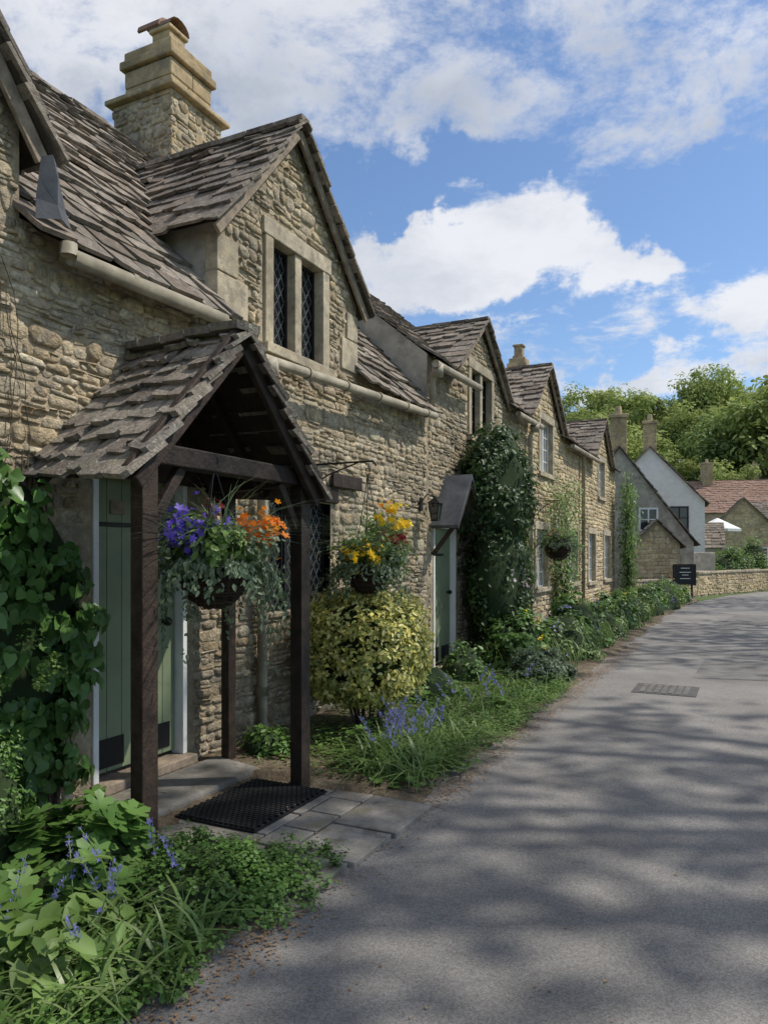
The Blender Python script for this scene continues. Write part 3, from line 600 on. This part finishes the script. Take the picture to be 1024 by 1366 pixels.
for i,s in enumerate(S):
    wob=.05*math.sin(s*2.1)+.03*math.sin(s*5.7+1)+R.uniform(-.015,.015)+(.25*max(0,s-22)/7)
    for j,(u,z) in enumerate(prof):
        inp=(2.85<s<4.3 and u>.5); vs.append(W(s,u+(wob if j>2 else 0),(z-.07 if inp else z)+(R.uniform(-.01,.01) if 0<j<6 else 0)))
n=len(prof)
for i in range(len(S)-1):
    for j in range(n-1): fs.append((i*n+j,i*n+j+1,(i+1)*n+j+1,(i+1)*n+j))
mb=MB(); mb.add(vs,fs); mb.obj('flower_bed',['soil'],smooth=True)
lt=empty('leaf_litter'); n=6200; L=np.stack([rng.uniform(.5,14,n),1.87+rng.normal(0,.07,n)+.05*np.abs(rng.normal(0,1,n)),np.full(n,.008)],1); L=L[(L[:,0]<2.9)|(L[:,0]>4.3)|(rng.random(n)<.3)]
L[:,2]=np.where(L[:,1]<1.76,.045,.008); scatter('dead_leaves',toW(L),np.tile([0,0,1.],(len(L),1)),T_OV,.02,'litter',lt,0,2,.3)
n=1500; L=np.stack([rng.uniform(.5,12,n),1.2+rng.random(n)*.75,np.full(n,.05)],1); L[:,2]=np.where(L[:,1]<1.7,.06,.008); scatter('petals_and_grit',toW(L),np.tile([0,0,1.],(n,1)),T_FL,.011,'litter',lt,0,1.5)
n=300; L=np.stack([rng.uniform(.5,14,n),1.9+np.abs(rng.normal(0,1.2,n)),np.full(n,.005)],1); scatter('stray_debris',toW(L),np.tile([0,0,1.],(n,1)),T_OV,.018,'litter',lt,0,2,.3)
# ============ vegetation near
cl=empty('climbing_hydrangea')
for cc,rr,nn in (((2.55,.16,1.15),(.72,.26,.75),3000),((2.95,.12,.7),(.33,.2,.6),1000),((2.35,.2,1.75),(.6,.2,.45),1100)):
    P,N_=cloud(nn,cc,rr,80,.1,False,True,.55); k=(P@np.array([NX,NY,0])+3.73)>.03; scatter('leaves',P[k],N_[k]+nv*1.2,T_BR,.078,'l_hyd',cl,1.0,.1,.5)
core('inner_foliage',(2.5,.08,1.2),(.8,.16,1.0),cl,k=.85)
P,N_=cloud(700,(2.5,.46,1.0),(.35,.1,.2),14,.05,False,True,.5); scatter('flower_heads',P,N_,T_FL,.02,'l_light',cl,0,.8)
mb=MB()
for k in range(10):
    s=R.uniform(2.3,3.2); mb.tube([W(s+R.uniform(-.05,.05),.03,z) for z in (.05,.6,1.2,1.8,2.2)],[.02,.016,.012,.008,.004],6)
mb.obj('stems','bark',cl)
e=empty('dry_creeper'); mb=MB(); 
for k in range(7):
    s=2.75+R.uniform(-.12,.1); mb.tube([W(s+.06*math.sin(z*3+k)+R.uniform(-.03,.03),.035,z) for z in np.linspace(1.9,3.2+R.uniform(-.3,.1),9)],.003,4)
mb.obj('stems','bark',e)
bush('box_shrub',(2.08,.62,.1),(.34,.3,.92),6000,.024,'l_mid',K=180,cr=.06)
bush('geranium_plant',(2.42,.98,.0),(.46,.36,.46),620,.12,'l_mid',T_GER,K=90,cr=.09,inner=.6,droop=.2,up=1.0,ck=.7)
bush('geranium_plant',(1.80,1.0,.0),(.4,.32,.36),420,.11,'l_mid',T_GER,K=55,cr=.09,inner=.6,droop=.2,up=1.0,ck=.7)
g=bush('groundcover_plant',(2.70,1.40,.0),(.52,.42,.26),9500,.021,'l_mid',T_BR,K=180,cr=.06,inner=.4,up=1,ck=.75)
P,N_=cloud(4600,(2.92,1.66,.0),(.55,.34,.15),130,.055,True,True,.2); scatter('trailing_leaves',P,N_,T_BR,.02,'l_mid',g,.2,1)
g=bush('groundcover_plant',(2.1,1.6,.0),(.55,.26,.13),4600,.02,'l_light',T_BR,K=110,cr=.05,inner=.4,up=1,ck=.7)
P,N_=cloud(3200,(1.5,1.76,.0),(.8,.26,.10),90,.05,True,True,.2); scatter('trailing_leaves',P,N_,T_BR,.022,'l_mid',g,.2,1)
sl=empty('bluebell_clump'); blades('strap_leaves',rnd_area(420,1.2,2.4,1.15,1.80,.04),.27,.018,1.3,'litgreen',sl); bluebells('bluebells',rnd_area(11,1.75,2.55,1.2,1.6,.05),.42,sl)
P,N_=cloud(200,(1.95,1.35,.1),(.5,.3,.2),40,.1,True,True,.3); scatter('broad_leaves',P,N_,T_OV,.12,'l_light',sl,.2,.8)
sl=empty('bluebell_clump'); blades('strap_leaves',rnd_area(800,4.6,5.9,1.1,1.76,.04),.32,.015,1.4,'litgreen',sl); bluebells('bluebells',rnd_area(26,4.7,5.4,1.25,1.6,.05),.48,sl)
sl=empty('bluebell_clump'); blades('strap_leaves',rnd_area(380,6,8.8,.9,1.76,.04),.28,.014,1.3,'litgreen',sl); bluebells('bluebells',rnd_area(10,6.2,8.8,.9,1.6,.05),.42,sl)
gr=empty('low_weeds'); 
for s0,s1,u0,u1,n_,sz,mt_,T in ((4.35,9,.15,1.85,8000,.03,'l_mid',T_BR),(4.5,9,.2,1.85,3800,.04,'l_light',T_OV),(1.0,3.0,.3,1.85,3600,.03,'l_mid',T_BR),(4.5,9,.3,1.7,700,.08,'l_mid',T_GER),(5.2,9,1.3,1.9,2600,.022,'l_light',T_BR)):
    K=90; C=np.stack([rng.uniform(s0,s1,K),rng.uniform(u0,u1,K)],1); hk_=rng.uniform(.3,1.8,K); i=rng.integers(0,K,n_); L=np.concatenate([C[i]+rng.normal(0,.10,(n_,2)),(.05+np.abs(rng.normal(0,.05,n_))*hk_[i])[:,None]],1)
    L=L[(L[:,1]<1.92)&(L[:,1]>.05)&((L[:,0]>4.42)|(L[:,0]<2.9))]; scatter('leaves',toW(L),np.tile([0,0,1.],(len(L),1)),T,sz,mt_,gr,.1,1,.5)
blades('grass_blades',rnd_area(2200,4.45,9,.3,1.85,.03),.12,.006,1.2,'litgreen',gr)
vb=bush('variegated_shrub',(5.80,.68,.79),(.52,.50,.48),15000,.050,'l_var',K=520,cr=.075,inner=.88,up=.3,boxy=3.4,ck=.72,hemi=False)
mb=MB()
for k in range(18): a=R.uniform(0,6.28); q=R.uniform(.05,.36); mb.tube([W(5.8+q*.4*math.cos(a),.68+q*.4*math.sin(a),.05),W(5.8+q*math.cos(a),.68+q*math.sin(a),.55)],.011,5)
mb.obj('stems','bark',vb)
bush('fern_plant',(4.75,.35,.03),(.22,.22,.22),700,.05,'l_mid',K=30,cr=.06)
bush('herbaceous_plant',(7.4,.6,.0),(.6,.35,.45),1500,.06,'l_light',K=50,cr=.12,inner=.4)
bush('herbaceous_plant',(8.5,.6,.0),(.4,.35,.55),1300,.06,'l_mid',K=50,cr=.12,inner=.4)
bush('lavender_bush',(9.2,1.35,.0),(.66,.44,.44),5600,.05,'l_grey',T_OV,K=110,cr=.07,droop=-1.2,up=.6)
for c_,r_,m_,n_ in (((10.0,.85,0),(.7,.5,.85),'l_mid',2600),((11.5,1.1,0),(.9,.6,.75),'l_light',2800),((12.9,1.0,0),(.8,.6,.9),'l_mid',2400),((14.6,1.05,0),(1.0,.65,.7),'l_light',2400),((16.4,1.0,0),(1.0,.65,.85),'l_mid',2200),((18.4,1.1,0),(1.1,.6,.75),'l_light',2200),((20.6,1.2,0),(1.3,.6,.85),'l_mid',2200),((23.4,1.3,0),(1.6,.7,.9),'l_light',2400),((26.3,1.3,0),(1.5,.7,.85),'l_mid',2200)):
    e=bush('herbaceous_plant',c_,r_,n_,.06+c_[0]*.001,m_,T_OV if m_=='l_light' else T_BR,K=90,cr=.14,inner=.5,up=.6)
    blades('stems_and_blades',rnd_area(160,c_[0]-r_[0],c_[0]+r_[0],.6,1.6,.05),.6,.012,.9,'litgreen',e)
    P,N_=cloud(60,c_,(r_[0],r_[1],r_[2]*1.1),16,.1,True,True,.9); scatter('small_blooms',P,N_,T_FL,.04,R.choice(['f_blue','f_wh','f_yel','f_yel']),e)
e=empty('dark_climbing_shrub')
for cc,rr,nn in (((10.45,.42,2.5),(.88,.47,1.02),8600),((10.5,.42,1.2),(.88,.42,1.15),7000)):
    P,N_=cloud(nn,cc,rr,210,.15,False,True,.7); scatter('leaves',P,N_,T_OV,.075,'l_dark',e,.6)
    core('inner_foliage',cc,rr,e,k=.88)
P,N_=cloud(110,(10.3,.56,1.0),(.6,.38,.6),30,.1,False,True,.8); scatter('clematis_blooms',P,N_,T_FL,.055,'f_wh',e)
def climber(name,s0,s1,z1,n,mat,size=.06,u=.12):
    e=empty(name); mb=MB(); P=[]
    for k in range(9):
        s=(s0+s1)/2+R.uniform(-.1,.1); pts=[]
        for q in range(9):
            t=q/8; pts.append(W(s+(R.uniform(s0,s1)-s)*t if q else s,u+R.uniform(-.06,.1),.05+z1*t*R.uniform(.85,1.0)))
        mb.tube(pts,list(np.linspace(.018,.004,9)),5)
        for p,q in zip(pts,pts[1:]):
            p=np.array(p);q=np.array(q)
            for _ in range(n//72): P.append(p+(q-p)*R.random()+rng.normal(0,.12,3)*np.array([1,1,1]))
    mb.obj('stems','bark',e); P=np.array(P); scatter('leaves',P,np.tile(nv,(len(P),1)),T_OV,size,mat,e,.7)
climber('climbing_rose',14.2,17.2,3.3,3000,'l_light',.08,.2); climber('climbing_rose',22.6,24.2,4.0,3600,'l_light',.1,.4); climber('climbing_rose',11.8,13.4,2.6,1200,'l_mid',.06)
# ============ far buildings
def house(name,F,L,B,zE,zR,wallm,tile='tile',wins=(),chim=None,stone=False,tl=.35,ov=.15):
    e=empty(name); w=MB(); m=B/2
    w.quad(F(0,0,-.1),F(0,B,-.1),F(0,B,zE),F(0,m,zR),F(0,0,zE)); w.quad(F(L,0,-.1),F(L,B,-.1),F(L,B,zE),F(L,m,zR),F(L,0,zE))
    w.quad(F(0,0,-.1),F(L,0,-.1),F(L,0,zE),F(0,0,zE)); w.quad(F(0,B,-.1),F(L,B,-.1),F(L,B,zE),F(0,B,zE)); w.obj('walls',wallm,e)
    if stone:
        s_=MB(); al=lambda a,z:.02<a<B-.02 and z<zE+(zR-zE)*(1-abs(a-m)/m)-.08
        stones(s_,lambda a,b,z:F(-b,a,z),0,B,0,zR,al,0,.1,.2,.2,.5); al2=lambda a,z:.02<a<L-.02 and z<zE-.05
        stones(s_,lambda a,b,z:F(a,-b,z),0,L,0,zE,al2,0,.1,.2,.2,.5); s_.obj('wall_stones','stone_far',e)
    r=MB(); r.quad(F(-ov,-ov,zE-.16),F(L+ov,-ov,zE-.16),F(L+ov,m,zR+.01),F(-ov,m,zR+.01),m=1); r.quad(F(-ov,B+ov,zE-.16),F(L+ov,B+ov,zE-.16),F(L+ov,m,zR+.01),F(-ov,m,zR+.01),m=1)
    for b0,sg in ((-ov,1),(B+ov,-1)):
        P0=np.array(F(-ov,b0,zE-.14)); E=np.array(F(L+ov,b0,zE-.14))-P0; Lx=np.linalg.norm(E); U=np.array(F(-ov,m,zR+.03))-P0; Ly=np.linalg.norm(U)
        tiles(r,P0,E/Lx,Lx,U/Ly,Ly,None,tl,tl*.7,.25,.55,.05)
    r.obj('roof',[tile,'deck'],e)
    g=MB();f=MB()
    for side,a,z,ww,hh in wins:
        G=(lambda x,y,zz:F(-y,x,zz)) if side=='g' else ((lambda x,y,zz:F(x,-y,zz)) if side=='f' else (lambda x,y,zz:F(x,B+y,zz)))
        g.box(G,a,a+ww,-.05,.015,z,z+hh); f.box(G,a-.07,a,-.02,.05,z-.07,z+hh+.07);f.box(G,a+ww,a+ww+.07,-.02,.05,z-.07,z+hh+.07);f.box(G,a,a+ww,-.02,.05,z+hh,z+hh+.07);f.box(G,a,a+ww,-.02,.07,z-.07,z)
        f.box(G,a+ww/2-.03,a+ww/2+.03,.016,.04,z,z+hh); f.box(G,a,a+ww/2-.03,.016,.035,z+hh/2-.02,z+hh/2+.02); f.box(G,a+ww/2+.03,a+ww,.016,.035,z+hh/2-.02,z+hh/2+.02)
    g.obj('window_glass','glass',e); f.obj('window_frames','white' if wallm!='white' else 'timber',e)
    if chim:
        c=MB()
        for (a,b,zt,wd) in chim:
            c.box(F,a-wd/2,a+wd/2,b-wd*.7,b+wd*.7,zE,zt-.15); c.box(F,a-wd/2-.06,a+wd/2+.06,b-wd*.7-.06,b+wd*.7+.06,zt-.15,zt); 
            p=np.array(F(a,b,zt)); c.tube([p,p+np.array([0,0,.35])],[.15,.12],10)
        c.obj('chimneys','chim',e,bevel=.02)
    return e
FA=lambda a,b,z:(6.6+b+a*.25, 30+a-b*.15, z)
house('rendered_cottage',FA,7,5.6,2.1,5.9,'render',wins=[('g',3.6,2.6,.6,.8)],chim=[(.6,2.8,7.3,.45)])
FB=lambda a,b,z:(10.6+b+a*.35, 37+a-b*.2, z)
house('white_cottage',FB,8,5.0,4.2,6.9,'white',wins=[('g',3.5,2.9,.7,1.0),('g',3.5,.8,.7,1.1),('k',1.0,2.6,.8,1.0)],chim=[(.7,2.5,8.3,.45)])
FS=lambda a,b,z:(9.5+b+a*.2, 28.2+a-b*.1, z)
house('stone_outbuilding',FS,1.6,1.7,2.0,2.9,'mortar',stone=True)
FC=lambda a,b,z:(15.4+b+a*.4, 39+a-b*.2, z)
house('stone_outbuilding',lambda a,b,z:FC(b,a,z),2.2,3.2,2.1,3.3,'render',tl=.3)
house('distant_house',frame(23.5,62,-12),14,7,5.2,8.0,'stone_far','tile_red',wins=[('f',2,3,.9,1.1),('f',6,3,.9,1.1),('f',10,3,.9,1.1)],chim=[(4,3.5,9.6,.8),(12,3.5,9.8,.8)])
house('distant_house',frame(33,75,-12),16,7,6.5,9.5,'stone_far','tile_red',wins=[('f',2,4,.9,1.1),('f',6,4,.9,1.1)],chim=[(5,3.5,11,.8)])
house('stone_cottage',lambda a,b,z:(20.2+b+a*.4,47+a-b*.1,z),7,5.0,2.8,5.2,'mortar',stone=True,wins=[('g',1.2,1.0,.8,1.0),('g',3.1,1.0,.8,1.0)])
house('distant_house',frame(27,54,-8),9,6,3.0,5.6,'stone_far','tile',wins=[('f',2,1.3,.9,1.1)])
def lowwall(name,pts,h,capm='dress'):
    e=empty(name); s_=MB();w=MB();cp=MB()
    for (x0,y0),(x1,y1) in zip(pts,pts[1:]):
        L=math.hypot(x1-x0,y1-y0);F=frame(x0,y0,math.degrees(math.atan2(y1-y0,x1-x0)))
        w.box(F,0,L,0,.35,-.1,h); stones(s_,lambda a,b,z:F(a,-b,z),0,L,0,h-.02,lambda a,z:0<a<L and z<h-.01,0,.07,.14,.15,.4,.03)
        a=0
        while a<L-.05: l=min(R.uniform(.3,.5),L-a); cp.box(F,a+.004,a+l-.004,-.05,.4,h+.002,h+.09+R.uniform(-.01,.02)); a+=l
    w.obj('wall_core','mortar',e);s_.obj('wall_stones','stone_far',e);cp.obj('coping',capm,e,bevel=.015)
lowwall('low_stone_wall',[(12.1,28.6),(14.2,30.7),(17.4,33.6),(22,36.5)],.85)
lowwall('low_stone_wall',[(9.0,26.6),(12.1,28.6)],.6)
mb=MB(); FW=frame(12.6,31.5,20); mb.box(FW,0,1.9,0,.3,-.1,1.7); mb.obj('rendered_garden_wall','render',bevel=.03)
e=empty('pub_blackboard_sign'); mb=MB(); FK=frame(10.55,26.9,10); mb.box(FK,0,.82,0,.05,.5,1.22); mb.obj('board','iron',e,bevel=.01); mb=MB(); mb.box(FK,.05,.11,.055,.1,0,1.25); mb.box(FK,.71,.77,.055,.1,0,1.25); mb.box(FK,-.04,0,-.01,.06,.47,1.25);mb.box(FK,.82,.86,-.01,.06,.47,1.25);mb.box(FK,0,.82,-.01,.06,1.222,1.26); mb.obj('posts','timber',e)
mb=MB()
for k,(z_,a0,a1) in enumerate(((1.1,.25,.6),(.95,.2,.65),(.85,.3,.55),(.72,.22,.63))): mb.box(FK,a0,a1,-.008,-.002,z_,z_+.02)
mb.obj('lettering','white',e)
e=empty('garden_parasol'); c=MB(); px,py=18.9,42; v=[(px,py,3.7)]+[(px+1.3*math.cos(k*math.pi/4),py+1.3*math.sin(k*math.pi/4),3.05) for k in range(8)]+[(px+1.3*math.cos(k*math.pi/4),py+1.3*math.sin(k*math.pi/4),2.9) for k in range(8)]
c.add(v,[(0,1+k,1+(k+1)%8) for k in range(8)]+[(1+k,9+k,9+(k+1)%8,1+(k+1)%8) for k in range(8)]); c.obj('canopy','white',e); c=MB(); c.tube([(px,py,0),(px,py,3.7)],.03); c.obj('pole','timber',e)
bush('clipped_hedge',(17.6,37.5,0),(1.5,.8,2.0),5000,.09,'l_light',fac=False,K=120,cr=.2,inner=.85)
bush('garden_shrub',(19.0,33.9,0),(1.1,.8,1.1),3000,.09,'l_mid',fac=False,K=70,cr=.2)
bush('garden_shrub',(16.3,34.9,0),(.9,.6,1.3),2000,.09,'l_mid',fac=False,K=60,cr=.2)
bush('garden_shrub',(19.8,40,0),(1.2,.8,2.6),2500,.1,'l_light',fac=False,K=60,cr=.25)
# ============ hill + trees
def hh(x,y):
    t=min(1,max(0,(y-68)/80)); t=t*t*(3-2*t); q=min(1,max(0,(x-8)/45)); return 20*t*(.45+.55*q)
mb=MB(); vs=[];fs=[];nx,ny=40,30
for j in range(ny):
    for i in range(nx): x=-120+i*10; y=62+j*9; vs.append((x,y,hh(x,y)+R.uniform(-.2,.2)-.1))
for j in range(ny-1):
    for i in range(nx-1): fs.append((j*nx+i,j*nx+i+1,(j+1)*nx+i+1,(j+1)*nx+i))
mb.add(vs,fs); mb.obj('hill',mk('hillside_grass',[(.05,.08,.02),(.09,.12,.035)],island=False,nscale=.3,bump=.3,bscale=2),smooth=True)
def treemesh(parent,H,rx,ry,rz,zc,nleaf,leaf,mat,K=45,cr=1.0,base=(0,0,0),inner=.25):
    b=MB(); bx,by,bz=base
    b.tube([(bx,by,bz-.2),(bx+.1,by,bz+H*.25),(bx-.1,by+.1,bz+H*.5),(bx,by,bz+H*.85)],[H*.03,H*.024,H*.016,H*.004],8)
    d=nrm(rng.normal(0,1,(K,3))); C=d*(inner+(1-inner)*rng.random((K,1))**.6)*np.array([rx,ry,rz])+np.array([bx,by,bz+zc])
    for c in C[::2]:
        z0=bz+H*R.uniform(.25,.55); p0=np.array([bx,by,z0]); mid=(p0+c)/2+np.array([0,0,-.3])+rng.normal(0,.2,3); b.tube([p0,mid,c],[H*.009,H*.005,H*.0018],5)
    o1=b.obj('trunk_and_limbs','bark',parent,smooth=True)
    cs=rng.uniform(.5,1.35,K); i=rng.integers(0,K,nleaf); off=nrm(rng.normal(0,1,(nleaf,3))); P=C[i]+off*(cr*cs[i]*rng.random(nleaf)**.45)[:,None]*np.array([1,1,.7])
    o2=scatter('foliage',P,off+np.array([0,0,.4]),T_OV,leaf,mat,parent,.4); return o1,o2
dt=empty('distant_trees'); protos=[]
for k in range(5): protos.append(treemesh(dt,12,4.2,4.2,4.6,8.2,7500,.46,['l_t1','l_t2','l_t1','l_t1','l_t1'][k],K=60,cr=1.5))
pos=[]
for y,x0,x1,st_,sc0 in ((78,26,62,5.5,.75),(92,28,70,5.5,1.05),(108,32,84,6,1.15),(122,36,95,6,1.25),(138,40,105,7,1.25)):
    x=x0
    while x<x1: pos.append((x+R.uniform(-2,2),y+R.uniform(-5,5),sc0*R.uniform(.75,1.2))); x+=st_
pos+=[(46,84,1.75),(53,90,1.9),(41,88,1.35),(-5,70,1.0),(-14,60,1.1),(3,80,.8)]
for k,(x,y,sc_) in enumerate(pos):
    pr=protos[k%5]
    for o in pr:
        if k<5: ob=o
        else: ob=link(bpy.data.objects.new(o.name.split('.')[0],o.data),dt)
        ob.location=(x,y,hh(x,y)-.3); ob.scale=(sc_,sc_,sc_*(.9+.2*((k*7)%5)/5)); ob.rotation_euler=(0,0,k*1.7)
for nm,base,H,r,zc,nl in (('roadside_tree',(12.6,4.6,0),19,(4.6,6.4,4.2),14.5,3300),('roadside_tree',(17.4,14.6,0),19,(5.0,6.0,4.0),14.5,3300),('roadside_tree',(23,24.5,0),19,(5.0,5.4,4.0),14.5,2800)):
    e=empty(nm); treemesh(e,H,*r,zc,nl,.27,'l_tree',K=60,cr=1.5,base=base,inner=.2)
# ============ camera, light, world
cam=bpy.data.cameras.new('camera'); co=bpy.data.objects.new('camera',cam); link(co); co.location=(0,0,1.6); co.rotation_euler=(math.radians(90),0,0)
cam.sensor_width=36; cam.lens=26; cam.shift_y=57/1366; cam.clip_end=2000; cam.clip_start=.05; scn.camera=co
SEL=math.radians(54); sx,sy=1.0,.12; az=math.atan2(sx,sy)
sd=np.array([math.cos(SEL)*math.sin(az),math.cos(SEL)*math.cos(az),math.sin(SEL)])
from mathutils import Vector
su=bpy.data.lights.new('sun','SUN'); su.energy=4.3; su.angle=math.radians(.6); su.color=(1,.94,.85); so=bpy.data.objects.new('sun',su); link(so); so.rotation_euler=Vector(sd).to_track_quat('Z','Y').to_euler()
w=bpy.data.worlds.new('World'); scn.world=w; w.use_nodes=True; nt=w.node_tree; bg=nt.nodes['Background']
sk=nd(nt,'ShaderNodeTexSky'); sk.sky_type='NISHITA'; sk.sun_disc=False; sk.sun_elevation=SEL; sk.sun_rotation=az; sk.air_density=1.0; sk.dust_density=.6; sk.ozone_density=2.0
tn=nd(nt,'ShaderNodeVectorMath',operation='MULTIPLY'); nt.links.new(sk.outputs[0],tn.inputs[0]); tn.inputs[1].default_value=(.84,.94,1.04)
nt.links.new(tn.outputs[0],bg.inputs[0]); bg.inputs[1].default_value=.15
tc=nd(nt,'ShaderNodeTexCoord'); V=tc.outputs['Generated']; sx_=nd(nt,'ShaderNodeSeparateXYZ'); nt.links.new(V,sx_.inputs[0])
def math_(op,a,b=None):
    m=nd(nt,'ShaderNodeMath',operation=op)
    for i,x in enumerate((a,b)):
        if x is None: continue
        if isinstance(x,(int,float)): m.inputs[i].default_value=x
        else: nt.links.new(x,m.inputs[i])
    return m.outputs[0]
zz=math_('ADD',math_('MAXIMUM',sx_.outputs[2],0),.16)
cb=nd(nt,'ShaderNodeCombineXYZ'); nt.links.new(math_('DIVIDE',sx_.outputs[0],zz),cb.inputs[0]); nt.links.new(math_('DIVIDE',sx_.outputs[1],zz),cb.inputs[1]); cb.inputs[2].default_value=3.1
n1=noise(nt,cb.outputs[0],1.7,3,.6,.2); n2=noise(nt,cb.outputs[0],4.6,7,.68,.2); n3=noise(nt,cb.outputs[0],1.9,4,.55)
wn=noise(nt,V,9,5,.62,0,out=1); wa=nd(nt,'ShaderNodeVectorMath',operation='SUBTRACT'); nt.links.new(wn,wa.inputs[0]); wa.inputs[1].default_value=(.5,.5,.5)
wb=nd(nt,'ShaderNodeVectorMath',operation='MULTIPLY'); nt.links.new(wa.outputs[0],wb.inputs[0]); wb.inputs[1].default_value=(.22,.22,.14)
wc=nd(nt,'ShaderNodeVectorMath',operation='ADD'); nt.links.new(wb.outputs[0],wc.inputs[0]); nt.links.new(V,wc.inputs[1]); VW=wc.outputs[0]
dens=math_('ADD',math_('MULTIPLY',math_('SUBTRACT',n1,.5),.8),math_('MULTIPLY',math_('SUBTRACT',n2,.5),1.25))
dens=math_('ADD',dens,mrange(nt,sx_.outputs[2],.36,.50,-.06,.20,True))
def blob(az_,el,ra,rb,amp):
    global dens
    a=math.radians(az_);e_=math.radians(el); c=(math.sin(a)*math.cos(e_),math.cos(a)*math.cos(e_),math.sin(e_))
    s1=nd(nt,'ShaderNodeVectorMath',operation='SUBTRACT'); nt.links.new(VW,s1.inputs[0]); s1.inputs[1].default_value=c
    s2=nd(nt,'ShaderNodeVectorMath',operation='MULTIPLY'); nt.links.new(s1.outputs[0],s2.inputs[0]); s2.inputs[1].default_value=(1/ra,1/ra,1/rb)
    l=nd(nt,'ShaderNodeVectorMath',operation='LENGTH'); nt.links.new(s2.outputs[0],l.inputs[0])
    dens=math_('ADD',dens,mrange(nt,l.outputs['Value'],.3,1.2,amp,0,True))
blob(3,21,.15,.055,.42); blob(9,21.2,.14,.055,.45); blob(13.0,23.4,.06,.045,.32); blob(18.5,20.5,.08,.042,.42); blob(27,16.5,.10,.045,.42); blob(18,12.5,.12,.025,.35); blob(26,13.5,.09,.022,.3); blob(9,17,.06,.015,.2)
blob(-3,25.5,.12,.035,-.45); blob(7,28,.14,.035,-.45); blob(25,23.5,.12,.05,-.35); blob(-16,30,.07,.05,-.3)
cov=mrange(nt,dens,-.03,.30,0,1,True)
b2=nd(nt,'ShaderNodeBackground'); b2.inputs[1].default_value=.94
shade=mrange(nt,math_('ADD',math_('MULTIPLY',n3,.65),math_('MULTIPLY',n2,.45)),.44,.70,0,1,True)
shade=math_('MULTIPLY',shade,mrange(nt,sx_.outputs[2],.36,.5,.5,1,True))
nt.links.new(mixc(nt,shade,(.95,.96,1.0),(.50,.55,.64)),b2.inputs[0])
mx=nd(nt,'ShaderNodeMixShader'); nt.links.new(math_('MULTIPLY',cov,.93),mx.inputs[0]); nt.links.new(bg.outputs[0],mx.inputs[1]); nt.links.new(b2.outputs[0],mx.inputs[2]); nt.links.new(mx.outputs[0],nt.nodes['World Output'].inputs[0])
scn.view_settings.view_transform='Standard'; scn.view_settings.look='None'; scn.view_settings.exposure=0
